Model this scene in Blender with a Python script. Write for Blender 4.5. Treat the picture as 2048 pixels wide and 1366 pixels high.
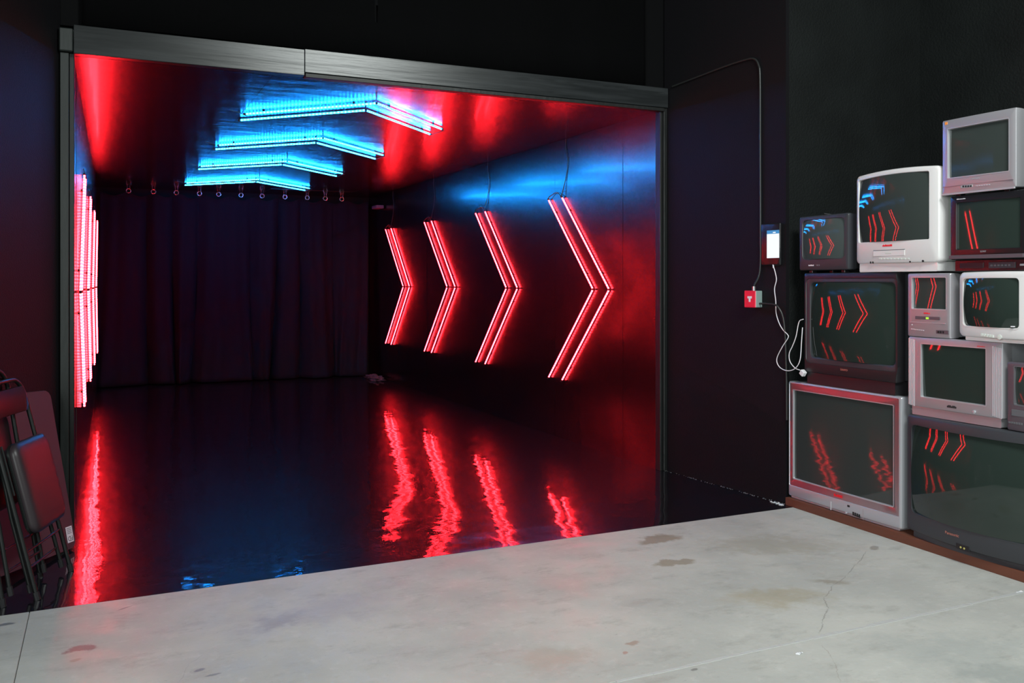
import bpy, bmesh, math, random
from mathutils import Vector, Matrix, Quaternion
random.seed(7)
R = math.radians
for o in list(bpy.data.objects): bpy.data.objects.remove(o)
S = bpy.context.scene
C = S.collection

# ------------------------------------------------------------------ camera
FPX, CXP, CYP, YAW, EYE = 1778.5, 1024.0, 563.0, 0.4317, 1.5
cam = bpy.data.cameras.new('camera'); camo = bpy.data.objects.new('camera', cam); C.objects.link(camo)
camo.location = (0, 0, EYE); camo.rotation_euler = (R(90), 0, -YAW)
cam.sensor_width = 36.0; cam.lens = 36.0*FPX/2048.0
cam.shift_x = 0.0; cam.shift_y = -(683.0-CYP)/2048.0
cam.clip_start = 0.05; cam.clip_end = 60
S.camera = camo

# ------------------------------------------------------------------ world, lights, exposure
W = bpy.data.worlds.new('world'); S.world = W; W.use_nodes = True
W.node_tree.nodes['Background'].inputs[0].default_value = (0.80, 0.96, 0.92, 1)
W.node_tree.nodes['Background'].inputs[1].default_value = 0.075
S.view_settings.view_transform = 'Standard'; S.view_settings.look = 'None'
S.view_settings.exposure = 0.0; S.view_settings.gamma = 1.0; S.view_settings.use_curve_mapping = False
def area(name, loc, target, sx, sy, power, col):
    l = bpy.data.lights.new(name, 'AREA'); l.shape = 'RECTANGLE'; l.size = sx; l.size_y = sy
    l.energy = power; l.color = col
    o = bpy.data.objects.new(name, l); C.objects.link(o); o.location = loc
    o.rotation_euler = (Vector(target)-Vector(loc)).to_track_quat('-Z', 'Y').to_euler()
    return o
area('room_lamp', (2.7, 0.6, 4.5), (2.6, 3.2, 0.0), 1.6, 1.0, 240, (0.93, 1.0, 0.97))
area('doorway_daylight', (-3.2, -1.6, 2.6), (3.4, 3.4, 0.8), 3.4, 2.6, 410, (0.92, 1.0, 0.98))

# ------------------------------------------------------------------ pixel helpers (surveying aid: every point lands on a real plane)
cyw, syw = math.cos(YAW), math.sin(YAW)
O = Vector((0, 0, EYE))
def ray(x, y):
    return Vector((syw, cyw, 0)) + Vector((cyw, -syw, 0))*((x-CXP)/FPX) + Vector((0, 0, (CYP-y)/FPX))
def onp(x, y, p, n):
    d = ray(x, y); n = Vector(n); return O + d*((Vector(p)-O).dot(n)/d.dot(n))
def atz(x, y, z=0.0): return onp(x, y, (0, 0, z), (0, 0, 1))

# ------------------------------------------------------------------ materials
MATS = {}
def newmat(name):
    m = bpy.data.materials.new(name); m.use_nodes = True
    return m, m.node_tree, m.node_tree.nodes['Principled BSDF']
def mat(name, col, rough=0.5, metal=0.0, spec=0.5, bump=0.0, bscale=80.0, coat=0.0, var=0.0, vscale=6.0, sc=(1, 1, 1), aniso_dist=0.01):
    if name in MATS: return MATS[name]
    m, nt, b = newmat(name)
    b.inputs['Base Color'].default_value = (*col, 1); b.inputs['Roughness'].default_value = rough
    b.inputs['Metallic'].default_value = metal; b.inputs['Specular IOR Level'].default_value = spec
    b.inputs['Coat Weight'].default_value = coat
    if bump or var:
        g = nt.nodes.new('ShaderNodeNewGeometry'); mp = nt.nodes.new('ShaderNodeMapping')
        mp.inputs['Scale'].default_value = sc
        nt.links.new(g.outputs['Position'], mp.inputs['Vector'])
    if bump:
        n = nt.nodes.new('ShaderNodeTexNoise'); n.inputs['Scale'].default_value = bscale; n.inputs['Detail'].default_value = 3
        nt.links.new(mp.outputs[0], n.inputs['Vector'])
        bp = nt.nodes.new('ShaderNodeBump'); bp.inputs['Strength'].default_value = bump; bp.inputs['Distance'].default_value = aniso_dist
        nt.links.new(n.outputs['Fac'], bp.inputs['Height']); nt.links.new(bp.outputs[0], b.inputs['Normal'])
    if var:
        n2 = nt.nodes.new('ShaderNodeTexNoise'); n2.inputs['Scale'].default_value = vscale; n2.inputs['Detail'].default_value = 5
        nt.links.new(mp.outputs[0], n2.inputs['Vector'])
        r = nt.nodes.new('ShaderNodeMapRange'); r.inputs[1].default_value = .3; r.inputs[2].default_value = .7
        r.inputs[3].default_value = 1-var; r.inputs[4].default_value = 1+var
        nt.links.new(n2.outputs['Fac'], r.inputs[0])
        hs = nt.nodes.new('ShaderNodeVectorMath'); hs.operation = 'SCALE'; hs.inputs[0].default_value = col
        nt.links.new(r.outputs[0], hs.inputs['Scale']); nt.links.new(hs.outputs[0], b.inputs['Base Color'])
    MATS[name] = m; return m
def emis(name, col, strength):
    if name in MATS: return MATS[name]
    m, nt, b = newmat(name)
    b.inputs['Base Color'].default_value = (0.02, 0.02, 0.02, 1)
    b.inputs['Emission Color'].default_value = (*col, 1); b.inputs['Emission Strength'].default_value = strength
    MATS[name] = m; return m
def tube_mat(name, col, lo, hi, pitch=0.033):
    # row of LEDs seen through a clear tube: the light itself pulses along the tube
    m, nt, b = newmat(name)
    b.inputs['Base Color'].default_value = (0.3, 0.3, 0.3, 1); b.inputs['Roughness'].default_value = 0.3
    tc = nt.nodes.new('ShaderNodeUVMap'); sx = nt.nodes.new('ShaderNodeSeparateXYZ')
    nt.links.new(tc.outputs[0], sx.inputs[0])
    mu = nt.nodes.new('ShaderNodeMath'); mu.operation = 'MULTIPLY'; mu.inputs[1].default_value = 2*math.pi/pitch
    nt.links.new(sx.outputs[0], mu.inputs[0])
    sn = nt.nodes.new('ShaderNodeMath'); sn.operation = 'SINE'; nt.links.new(mu.outputs[0], sn.inputs[0])
    mr = nt.nodes.new('ShaderNodeMapRange'); mr.interpolation_type = 'SMOOTHSTEP'
    mr.inputs[1].default_value = -.2; mr.inputs[2].default_value = 1; mr.inputs[3].default_value = lo; mr.inputs[4].default_value = hi
    nt.links.new(sn.outputs[0], mr.inputs[0])
    b.inputs['Emission Color'].default_value = (*col, 1); nt.links.new(mr.outputs[0], b.inputs['Emission Strength'])
    MATS[name] = m; return m

RED = tube_mat('red_led_tube', (1.0, 0.014, 0.022), 38, 125)
BLUE = tube_mat('blue_led_tube', (0.005, 0.25, 0.85), 32, 170)
M_ROOM = mat('black_wall_paint_matt', (0.0055, 0.0050, 0.0065), 0.60, bump=0.5, bscale=160, spec=0.22, aniso_dist=0.004)
M_RECESS = mat('black_textured_paint', (0.0055, 0.0068, 0.0068), 0.75, bump=0.8, bscale=70, spec=0.2, var=.3, vscale=2.5, aniso_dist=0.006)
M_PANEL_X = mat('black_satin_wall_sheet', (0.0025, 0.0025, 0.003), 0.23, spec=0.85, coat=0.2, bump=0.25, bscale=3, sc=(1, 2.2, 0.3), aniso_dist=0.008)
M_PANEL_C = mat('black_satin_ceiling_sheet', (0.0025, 0.0025, 0.003), 0.27, spec=1.0, coat=0.25, bump=0.3, bscale=3.5, sc=(0.6, 1.8, 1), aniso_dist=0.014)
M_UPPER = mat('black_upper_wall_paint', (0.0025, 0.0025, 0.003), 0.8, spec=0.1)
for m_ in (M_PANEL_X, M_PANEL_C): m_.node_tree.nodes['Principled BSDF'].inputs['Coat Roughness'].default_value = 0.09
M_JOINT = mat('black_joint', (0.004, 0.004, 0.004), 0.9)
M_CURTAIN = mat('black_cloth', (0.014, 0.022, 0.034), 0.85, spec=0.2, bump=0.3, bscale=200, aniso_dist=0.002)
M_DRAPE = mat('black_drape_cloth', (0.004, 0.004, 0.0045), 0.9, spec=0.1, bump=0.3, bscale=150, aniso_dist=0.002)
M_POST = mat('dark_grey_post_paint', (0.014, 0.018, 0.017), 0.5, bump=0.3, bscale=30, sc=(1, 1, .2), var=.25, vscale=8)
M_POSTD = mat('black_post_paint', (0.006, 0.007, 0.007), 0.5, bump=0.3, bscale=30, sc=(1, 1, .2), var=.25)
M_BLACKP = mat('black_plastic', (0.016, 0.016, 0.018), 0.38, bump=0.15, bscale=600, aniso_dist=0.001)
M_BLACKP2 = mat('black_gloss_plastic', (0.012, 0.012, 0.014), 0.22)
M_CHARP = mat('charcoal_plastic', (0.035, 0.038, 0.044), 0.42, bump=0.15, bscale=600, aniso_dist=0.001)
M_GREYP = mat('grey_plastic', (0.10, 0.105, 0.115), 0.4)
M_WHITEP = mat('white_plastic', (0.63, 0.61, 0.61), 0.32, coat=0.1)
M_WHITES = mat('off_white_plastic', (0.55, 0.58, 0.54), 0.45)
M_SILVER = mat('silver_paint', (0.46, 0.45, 0.48), 0.42, metal=0.62, coat=0.1)
M_SILVERL = mat('pale_silver_paint', (0.54, 0.55, 0.59), 0.36, metal=0.55)
M_BEZD = mat('dark_pewter_paint', (0.44, 0.38, 0.41), 0.33, metal=0.9)
M_GUN = mat('gunmetal_plastic', (0.10, 0.085, 0.10), 0.4, metal=0.2)
M_HOLE = mat('dark_socket', (0.008, 0.008, 0.008), 0.6)
M_BRASS = mat('yellow_socket', (0.45, 0.40, 0.12), 0.4)
M_TUBEM = mat('black_tube_enamel', (0.008, 0.010, 0.010), 0.4)
M_VINYL = mat('black_vinyl', (0.028, 0.020, 0.024), 0.42, bump=0.2, bscale=300, aniso_dist=0.001)
M_TABLE = mat('maroon_laminate', (0.07, 0.028, 0.038), 0.6, bump=0.1, bscale=200, aniso_dist=0.001)
M_PAPER = mat('white_sticker', (0.75, 0.72, 0.76), 0.5)
M_ORANGE = mat('orange_print', (0.75, 0.25, 0.05), 0.5)
M_INK = mat('black_print', (0.02, 0.02, 0.02), 0.5)
M_REDINK = mat('red_print', (0.75, 0.02, 0.03), 0.4)
M_COPPER = mat('copper_print', (0.55, 0.22, 0.17), 0.35, metal=0.4)
M_GREYINK = mat('grey_print', (0.28, 0.28, 0.30), 0.4)
M_STEEL = mat('galvanised_steel', (0.60, 0.60, 0.62), 0.28, metal=0.9)
M_PLATE_REFL = mat('plate_red_reflection', (0.75, 0.03, 0.07), 0.35, metal=0.2)  # steel plate: the chevrons' red reflection is put into its colour
M_CLEAR = mat('pale_box_side', (0.24, 0.32, 0.31), 0.3)
M_CABLEB = mat('black_cable', (0.020, 0.022, 0.022), 0.35)
M_CABLEW = mat('white_cable', (0.75, 0.72, 0.75), 0.4)
M_RING = mat('nickel_ring', (0.75, 0.75, 0.78), 0.2, metal=1.0)
M_PLINTH = mat('brown_painted_board', (0.115, 0.038, 0.020), 0.5, bump=.3, bscale=20, sc=(1, .2, 1), var=.2)
M_CRUMB = mat('white_plaster', (0.6, 0.6, 0.62), 0.9)
M_RAG = mat('dusty_grey_plastic_sheet', (0.09, 0.08, 0.085), 0.5, bump=1, bscale=30)
M_GREEN = emis('green_display', (0.55, 1.0, 0.05), 1.0)
M_SCRW = emis('white_lit_screen', (0.88, 0.95, 1.0), 1.05)
M_SCRB = emis('blue_lit_bar', (0.03, 0.28, 0.60), 0.9)

def glass_mat(name, col):
    m, nt, b = newmat(name)
    b.inputs['Base Color'].default_value = (*col, 1); b.inputs['Roughness'].default_value = 0.035
    b.inputs['Specular IOR Level'].default_value = 0.6; b.inputs['IOR'].default_value = 1.5
    MATS[name] = m; return m
M_CRT = glass_mat('crt_glass', (0.036, 0.045, 0.042))
M_CRTG = glass_mat('crt_glass_green', (0.022, 0.033, 0.028))
M_CRTL = glass_mat('crt_glass_pale', (0.062, 0.078, 0.076))

# ---- floor finishes
def concrete():
    m, nt, b = newmat('polished_concrete')
    N, L = nt.nodes, nt.links
    g = N.new('ShaderNodeNewGeometry'); pos = g.outputs['Position']
    def noise(scale, detail=4, sc=(1, 1, 1), rough=.55, loc=(0, 0, 0)):
        mp = N.new('ShaderNodeMapping'); mp.inputs['Scale'].default_value = sc; mp.inputs['Location'].default_value = loc
        L.new(pos, mp.inputs['Vector']); n = N.new('ShaderNodeTexNoise')
        n.inputs['Scale'].default_value = scale; n.inputs['Detail'].default_value = detail; n.inputs['Roughness'].default_value = rough
        L.new(mp.outputs[0], n.inputs['Vector']); return n
    def ramp(src, a, bb, lo=0., hi=1.):
        r = N.new('ShaderNodeMapRange'); r.inputs[1].default_value = a; r.inputs[2].default_value = bb
        r.inputs[3].default_value = lo; r.inputs[4].default_value = hi; r.interpolation_type = 'SMOOTHSTEP'
        L.new(src, r.inputs[0]); return r.outputs[0]
    def mix(f, a, bcol):
        x = N.new('ShaderNodeMix'); x.data_type = 'RGBA'
        L.new(f, x.inputs[0])
        if isinstance(a, tuple): x.inputs[6].default_value = (*a, 1)
        else: L.new(a, x.inputs[6])
        x.inputs[7].default_value = (*bcol, 1); return x.outputs[2]
    c = mix(ramp(noise(1.6, 6).outputs[0], .35, .65), (0.46, 0.455, 0.42), (0.385, 0.385, 0.36))
    c = mix(ramp(noise(4, 8, (1, 1.8, 1), .72, (3, 1, 0)).outputs[0], .50, .72, 0, .75), c, (0.31, 0.305, 0.28))
    c = mix(ramp(noise(14, 8, (1, 1, 1), .7).outputs[0], .5, .75, 0, .35), c, (0.56, 0.55, 0.52))
    c = mix(ramp(noise(30, 5, (1, 2.2, 1), .6, (9, 0, 0)).outputs[0], .64, .72, 0, .45), c, (0.22, 0.215, 0.195))
    # placed stains and a pale pink patch: centre, radii, angle, colour, strength, edge softness
    wob = noise(9, 8, (1, 1, 1), .65); wobv = N.new('ShaderNodeVectorMath'); wobv.operation = 'SUBTRACT'
    L.new(wob.outputs['Color'], wobv.inputs[0]); wobv.inputs[1].default_value = (.5, .5, .5)
    def stain(c, cx, cy, rx, ry, ang, col, k, soft=.35, wb=.35):
        wb = wb*1.9
        s = N.new('ShaderNodeVectorMath'); s.operation = 'SCALE'; L.new(wobv.outputs[0], s.inputs[0]); s.inputs['Scale'].default_value = wb
        a = N.new('ShaderNodeVectorMath'); a.operation = 'ADD'; L.new(pos, a.inputs[0]); L.new(s.outputs[0], a.inputs[1])
        sub = N.new('ShaderNodeVectorMath'); sub.operation = 'SUBTRACT'; L.new(a.outputs[0], sub.inputs[0]); sub.inputs[1].default_value = (cx, cy, 0)
        rt = N.new('ShaderNodeVectorRotate'); rt.rotation_type = 'Z_AXIS'; rt.inputs['Angle'].default_value = -ang; L.new(sub.outputs[0], rt.inputs['Vector'])
        dv = N.new('ShaderNodeVectorMath'); dv.operation = 'DIVIDE'; L.new(rt.outputs[0], dv.inputs[0]); dv.inputs[1].default_value = (rx, ry, 1e3)
        ln = N.new('ShaderNodeVectorMath'); ln.operation = 'LENGTH'; L.new(dv.outputs[0], ln.inputs[0])
        f = ramp(ln.outputs['Value'], 1-soft, 1+soft*.2, k, 0)
        return mix(f, c, col)
    def P(x, y): p = atz(x, y); return p.x, p.y
    RGT = -.42
    for (px, py, rx, ry, ang, col, k, soft, wb) in [
        (1318, 1078, .17, .085, RGT+.5, (0.24, 0.20, 0.15), .8, .4, .12),
        (1352, 1124, .13, .06, RGT+.4, (0.25, 0.215, 0.16), .75, .4, .10),
        (160, 1297, .06, .045, 0, (0.24, 0.13, 0.13), .75, .3, .08),
        (10, 1249, .045, .02, .2, (0.10, 0.11, 0.13), .8, .5, .03),
        (620, 1225, .42, .20, .1, (0.36, 0.345, 0.36), .6, .8, .3),
        (560, 1240, .18, .08, .3, (0.27, 0.27, 0.29), .5, .8, .2),
        (1540, 1090, .45, .2, -.4, (0.33, 0.315, 0.27), .75, .7, .3),
        (1560, 1195, .30, .16, -.3, (0.34, 0.305, 0.225), .7, .8, .25),
        (1655, 1163, .12, .05, -.6, (0.26, 0.235, 0.19), .7, .7, .1),
        (1748, 1097, .05, .025, .3, (0.22, 0.20, 0.17), .7, .4, .05),
        (1110, 1315, .20, .13, 0, (0.36, 0.31, 0.26), .55, .6, .15),
        (1265, 1285, .035, .02, .3, (0.30, 0.22, 0.17), .7, .4, .05),
        (1252, 1306, .02, .014, .3, (0.36, 0.20, 0.16), .7, .4, .03),
        (400, 1340, .03, .012, .3, (0.15, 0.15, 0.18), .7, .4, .02),
        (425, 1350, .035, .01, .1, (0.16, 0.17, 0.19), .7, .4, .02),
        (250, 1216, .05, .007, .5, (0.18, 0.19, 0.18), .8, .6, .03),
        (150, 1320, .025, .015, .3, (0.30, 0.25, 0.20), .6, .4, .03),
        (1390, 1340, .02, .01, 0, (0.14, 0.14, 0.13), .7, .4, .02),
        (1180, 1090, .3, .06, -.1, (0.52, 0.42, 0.40), .4, .8, .1),  # paler, pinkish strip along the black paint edge
        (1950, 1300, .5, .2, -.3, (0.33, 0.345, 0.33), .6, .9, .4),
        (2010, 1350, .25, .15, -.3, (0.24, 0.26, 0.25), .6, .9, .3),
    ]:
        cx, cy = P(px, py); c = stain(c, cx, cy, rx, ry, ang, col, k, soft, wb)
    # hairline cracks along polylines
    def crack(c, pts, w, col, k):
        for (a, b2) in zip(pts, pts[1:]):
            ax, ay = P(*a); bx, by = P(*b2); ln = math.hypot(bx-ax, by-ay)
            c = stain(c, (ax+bx)/2, (ay+by)/2, ln*.56, w*.6, math.atan2(by-ay, bx-ax), col, k*.75, .4, .03)
        return c
    c = crack(c, [(1735, 1102), (1713, 1130), (1695, 1150), (1668, 1170), (1650, 1195), (1656, 1218), (1643, 1245), (1640, 1268)], .006, (0.20, 0.19, 0.17), .75)
    c = crack(c, [(1645, 1290), (1668, 1320), (1680, 1366)], .004, (0.24, 0.2, 0.17), .5)
    c = crack(c, [(360, 1366), (375, 1330), (405, 1310)], .003, (0.24, 0.24, 0.22), .6)
    c = crack(c, [(760, 1372), (1050, 1334), (1215, 1296), (1290, 1280)], .0, (0, 0, 0), 0) if False else c
    L.new(c, b.inputs['Base Color'])
    r = ramp(noise(6, 4).outputs[0], .3, .7, .42, .62); L.new(r, b.inputs['Roughness'])
    b.inputs['Specular IOR Level'].default_value = .12
    bp = N.new('ShaderNodeBump'); bp.inputs['Strength'].default_value = .25; bp.inputs['Distance'].default_value = .004
    L.new(noise(45, 6).outputs[0], bp.inputs['Height']); L.new(bp.outputs[0], b.inputs['Normal'])
    return m
M_CONC = concrete()
def blackfloor():
    m, nt, b = newmat('glossy_black_floor_paint')
    N, L = nt.nodes, nt.links
    b.inputs['Base Color'].default_value = (0.006, 0.006, 0.008, 1)
    b.inputs['Roughness'].default_value = 0.30; b.inputs['Specular IOR Level'].default_value = .035
    b.inputs['Coat Weight'].default_value = .9
    g = N.new('ShaderNodeNewGeometry')
    def noise(scale, detail, sc):
        mp = N.new('ShaderNodeMapping'); mp.inputs['Scale'].default_value = sc; L.new(g.outputs['Position'], mp.inputs['Vector'])
        n = N.new('ShaderNodeTexNoise'); n.inputs['Scale'].default_value = scale; n.inputs['Detail'].default_value = detail
        L.new(mp.outputs[0], n.inputs['Vector']); return n.outputs['Fac']
    b1 = N.new('ShaderNodeBump'); b1.inputs['Strength'].default_value = 1; b1.inputs['Distance'].default_value = .0045
    L.new(noise(3.2, 2.5, (1, 1, 1)), b1.inputs['Height'])
    b2 = N.new('ShaderNodeBump'); b2.inputs['Strength'].default_value = 1; b2.inputs['Distance'].default_value = .00018
    L.new(noise(50, 2, (1, 1, 1)), b2.inputs['Height']); L.new(b1.outputs[0], b2.inputs['Normal'])
    L.new(b2.outputs[0], b.inputs['Normal'])
    # scuffs that dull the gloss
    r = N.new('ShaderNodeMapRange'); r.inputs[1].default_value = .56; r.inputs[2].default_value = .72; r.inputs[3].default_value = .035; r.inputs[4].default_value = .13
    L.new(noise(9, 6, (1, .5, 1)), r.inputs[0]); L.new(r.outputs[0], b.inputs['Coat Roughness']); L.new(b2.outputs[0], b.inputs['Coat Normal'])
    return m
M_BFLOOR = blackfloor()
def header_mat():
    m, nt, b = newmat('worn_grey_painted_timber')
    N, L = nt.nodes, nt.links
    g = N.new('ShaderNodeNewGeometry')
    def noise(scale, detail, sc, loc=(0, 0, 0)):
        mp = N.new('ShaderNodeMapping'); mp.inputs['Scale'].default_value = sc; mp.inputs['Location'].default_value = loc; L.new(g.outputs['Position'], mp.inputs['Vector'])
        n = N.new('ShaderNodeTexNoise'); n.inputs['Scale'].default_value = scale; n.inputs['Detail'].default_value = detail
        L.new(mp.outputs[0], n.inputs['Vector']); return n.outputs['Fac']
    def ramp(s, a, bb, lo, hi):
        r = N.new('ShaderNodeMapRange'); r.inputs[1].default_value = a; r.inputs[2].default_value = bb; r.inputs[3].default_value = lo; r.inputs[4].default_value = hi
        L.new(s, r.inputs[0]); return r.outputs[0]
    x = N.new('ShaderNodeMix'); x.data_type = 'RGBA'; L.new(ramp(noise(4, 6, (.35, 1, 5)), .4, .62, 0, 1), x.inputs[0])
    x.inputs[6].default_value = (0.010, 0.012, 0.013, 1); x.inputs[7].default_value = (0.024, 0.027, 0.029, 1)
    y = N.new('ShaderNodeMix'); y.data_type = 'RGBA'; L.new(ramp(noise(9, 6, (.3, 1, 3), (4, 0, 2)), .60, .66, 0, .85), y.inputs[0])
    L.new(x.outputs[2], y.inputs[6]); y.inputs[7].default_value = (0.010, 0.012, 0.013, 1)
    L.new(y.outputs[2], b.inputs['Base Color']); b.inputs['Roughness'].default_value = .30
    bp = N.new('ShaderNodeBump'); bp.inputs['Strength'].default_value = .5; bp.inputs['Distance'].default_value = .004
    L.new(noise(12, 5, (.15, 1, 2.5)), bp.inputs['Height']); L.new(bp.outputs[0], b.inputs['Normal'])
    return m
M_HEADER = header_mat()

# ------------------------------------------------------------------ mesh helpers
def finish(bm, smooth_angle=35):
    bmesh.ops.recalc_face_normals(bm, faces=bm.faces)
    for f in bm.faces: f.smooth = True
    a = R(smooth_angle)
    for e in bm.edges:
        e.smooth = not (len(e.link_faces) != 2 or e.calc_face_angle(0) > a)
def obj(name, bm, m, parent=None, label=None, sm=35):
    if sm is not None: finish(bm, sm)
    me = bpy.data.meshes.new(name); bm.to_mesh(me); bm.free()
    o = bpy.data.objects.new(name, me); C.objects.link(o)
    if m: me.materials.append(m)
    if parent: o.parent = parent
    if label: o['label'] = label
    return o
def empty(name, loc=(0, 0, 0), rz=0.0):
    o = bpy.data.objects.new(name, None); C.objects.link(o); o.location = loc; o.rotation_euler = (0, 0, rz); o.empty_display_size = .1
    return o
def tag(o, label, cat, group=None):
    o['label'] = label; o['category'] = cat
    if group: o['group'] = group
    return o
def struct(o, label=None):
    o['kind'] = 'structure'
    if label: o['label'] = label
    return o
def add_box(bm, lo, hi, bevel=0.0, M=None, segs=1):
    lo, hi = Vector(lo), Vector(hi); c = (lo+hi)/2; s = hi-lo
    t = bmesh.new(); bmesh.ops.create_cube(t, size=1)
    bmesh.ops.scale(t, vec=s, verts=t.verts); bmesh.ops.translate(t, vec=c, verts=t.verts)
    if bevel: bmesh.ops.bevel(t, geom=list(t.edges), offset=bevel, segments=segs, affect='EDGES', profile=.5)
    if M is not None: bmesh.ops.transform(t, matrix=M, verts=t.verts)
    merge(bm, t)
def merge(bm, t):
    me = bpy.data.meshes.new('tmp'); t.to_mesh(me); t.free(); bm.from_mesh(me); bpy.data.meshes.remove(me)
def box(lo, hi, bevel=0.0, M=None, segs=1):
    bm = bmesh.new(); add_box(bm, lo, hi, bevel, M, segs); return bm
def add_tube(bm, pts, r, n=8, uv=None, close=True):
    pts = [Vector(p) for p in pts]; rings = []; prev = None
    for i, p in enumerate(pts):
        if i == 0: t = pts[1]-pts[0]
        elif i == len(pts)-1: t = pts[-1]-pts[-2]
        else: t = (pts[i+1]-p).normalized()+(p-pts[i-1]).normalized()
        t.normalize()
        if prev is None:
            up = Vector((0, 0, 1)) if abs(t.z) < .9 else Vector((1, 0, 0)); x = t.cross(up).normalized()
        else:
            x = prev - t*prev.dot(t)
            x = x.normalized() if x.length > 1e-6 else t.orthogonal().normalized()
        prev = x; y = t.cross(x)
        rr = r[i] if isinstance(r, (list, tuple)) else r
        rings.append([bm.verts.new(p + (x*math.cos(a)+y*math.sin(a))*rr) for a in [2*math.pi*k/n for k in range(n)]])
    lay = bm.loops.layers.uv.verify() if uv else None
    L = 0
    for i in range(len(rings)-1):
        L2 = L + (pts[i+1]-pts[i]).length
        for k in range(n):
            f = bm.faces.new((rings[i][k], rings[i][(k+1) % n], rings[i+1][(k+1) % n], rings[i+1][k]))
            if lay:
                for lp, u in zip(f.loops, (L, L, L2, L2)): lp[lay].uv = (u, 0)
        L = L2
    if close:
        bm.faces.new(rings[0][::-1]); bm.faces.new(rings[-1])
def tube(pts, r, n=8, uv=None):
    bm = bmesh.new(); add_tube(bm, pts, r, n, uv); return bm
def smooth_path(pts, k=6):
    pts = [Vector(p) for p in pts]; out = []
    P = [pts[0]*2-pts[1]] + pts + [pts[-1]*2-pts[-2]]
    for i in range(1, len(P)-2):
        for j in range(k):
            t = j/k; a, b, c, d = P[i-1], P[i], P[i+1], P[i+2]
            out.append(.5*((2*b)+(c-a)*t+(2*a-5*b+4*c-d)*t*t+(3*b-a-3*c+d)*t**3))
    out.append(pts[-1]); return out
def add_torus(bm, c, ax, R0, r, n=20, m=8):
    ax = Vector(ax).normalized(); x = ax.orthogonal().normalized(); y = ax.cross(x); rings = []
    for i in range(n):
        a = 2*math.pi*i/n; d = x*math.cos(a)+y*math.sin(a)
        rings.append([bm.verts.new(Vector(c)+d*(R0+r*math.cos(b))+ax*r*math.sin(b)) for b in [2*math.pi*k/m for k in range(m)]])
    for i in range(n):
        for k in range(m):
            bm.faces.new((rings[i][k], rings[(i+1) % n][k], rings[(i+1) % n][(k+1) % m], rings[i][(k+1) % m]))
def text_mesh(name, s, size, M, m, parent, extrude=0.0006, label=None):
    cu = bpy.data.curves.new(name, 'FONT'); cu.body = s; cu.size = size; cu.extrude = extrude; cu.align_x = 'CENTER'; cu.align_y = 'CENTER'
    cu.resolution_u = 2
    to = bpy.data.objects.new('tmp', cu); C.objects.link(to)
    bpy.context.view_layer.update()
    me = bpy.data.meshes.new_from_object(to); bpy.data.objects.remove(to)
    me.transform(M); me.materials.clear(); me.materials.append(m); me.name = name
    o = bpy.data.objects.new(name, me); C.objects.link(o)
    if parent: o.parent = parent
    if label: o['label'] = label
    return o

# ------------------------------------------------------------------ setting: floor
YO, YP, YB, ZC = 5.93, 4.585, 14.0, 2.855       # opening plane, paint edge, back, tunnel ceiling
def xr(y): return 4.012 + (3.932-4.012)*(y-YO)/(YB-YO)      # right tunnel wall
def xl(y): return -0.160 + (-0.068+0.160)*(y-YO)/(YB-YO)    # left tunnel wall
fl = struct(obj('floor', box((-5, -5, -.16), (8, 14.3, -.0062)), M_CONC), 'pale grey stained concrete floor, painted glossy black towards the passage')
JX, JY, G = -.30, 2.865, .0016
for (a, b) in [((-5, -5), (JX-G, JY-G)), ((JX+G, -5), (8, JY-G)), ((-5, JY+G), (JX-G, YP)), ((JX+G, JY+G), (8, YP))]:
    obj('slab', box((a[0], a[1], -.006), (b[0], b[1], 0), .0015), M_CONC, fl)
obj('painted_slab', box((-2.5, YP+.0005, -.006), (5.6, 14.25, .0005)), M_BFLOOR, fl, 'glossy black painted slab')
# patched saw joint: raised pale filler in the joint
bm = bmesh.new()
for i in range(16):
    x0 = 1.75+i*.16; add_box(bm, (x0, JY-.006-.008*random.random(), -.004), (x0+.16, JY+.006+.012*random.random(), .0012), .0008)
obj('joint_filler', bm, mat('grey_joint_filler', (0.42, 0.42, 0.41), .7, bump=.4, bscale=40), fl, 'rough grey filler smeared along the cross joint')

# ------------------------------------------------------------------ setting: tunnel
def quad_prism(p0, p1, z0, z1, th, side):
    # vertical slab along p0->p1 (xy), thickness th towards 'side' (+1 = left of direction)
    d = (Vector((*p1, 0))-Vector((*p0, 0))).normalized(); n = Vector((-d.y, d.x, 0))*side*th
    bm = bmesh.new(); vs = []
    for z in (z0, z1):
        for p, o in ((p0, 0), (p1, 0), (p1, 1), (p0, 1)):
            vs.append(bm.verts.new((p[0]+n.x*o, p[1]+n.y*o, z)))
    for f in ((0, 1, 2, 3), (7, 6, 5, 4), (0, 4, 5, 1), (1, 5, 6, 2), (2, 6, 7, 3), (3, 7, 4, 0)): bm.faces.new([vs[i] for i in f])
    return bm
wr = struct(obj('wall_right', quad_prism((xr(YO)+.012, YO), (xr(YB)+.012, YB+.2), 0, ZC+.1, .12, -1), M_JOINT), 'black satin panelled right wall of the passage, carrying four red chevrons')
wl = struct(obj('wall_left', quad_prism((xl(YO)-.012, YO), (xl(YB)-.012, YB+.2), 0, ZC+.1, .06, 1), M_JOINT), 'black satin left wall of the passage, seen almost edge on')
ys = [YO+.005, 6.45, 7.67, 8.89, 10.11, 11.33, 12.55, 13.77, YB+.1]
for a, b in zip(ys, ys[1:]):
    j = random.uniform(-.002, .002)
    obj('panel', quad_prism((xr(a+.002)+j, a+.002), (xr(b-.002)+j, b-.002), .0, ZC, .013, -1), M_PANEL_X, wr)
    obj('panel', quad_prism((xl(a+.002)-j, a+.002), (xl(b-.002)-j, b-.002), .0, ZC, .013, 1), M_PANEL_X, wl)
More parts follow.
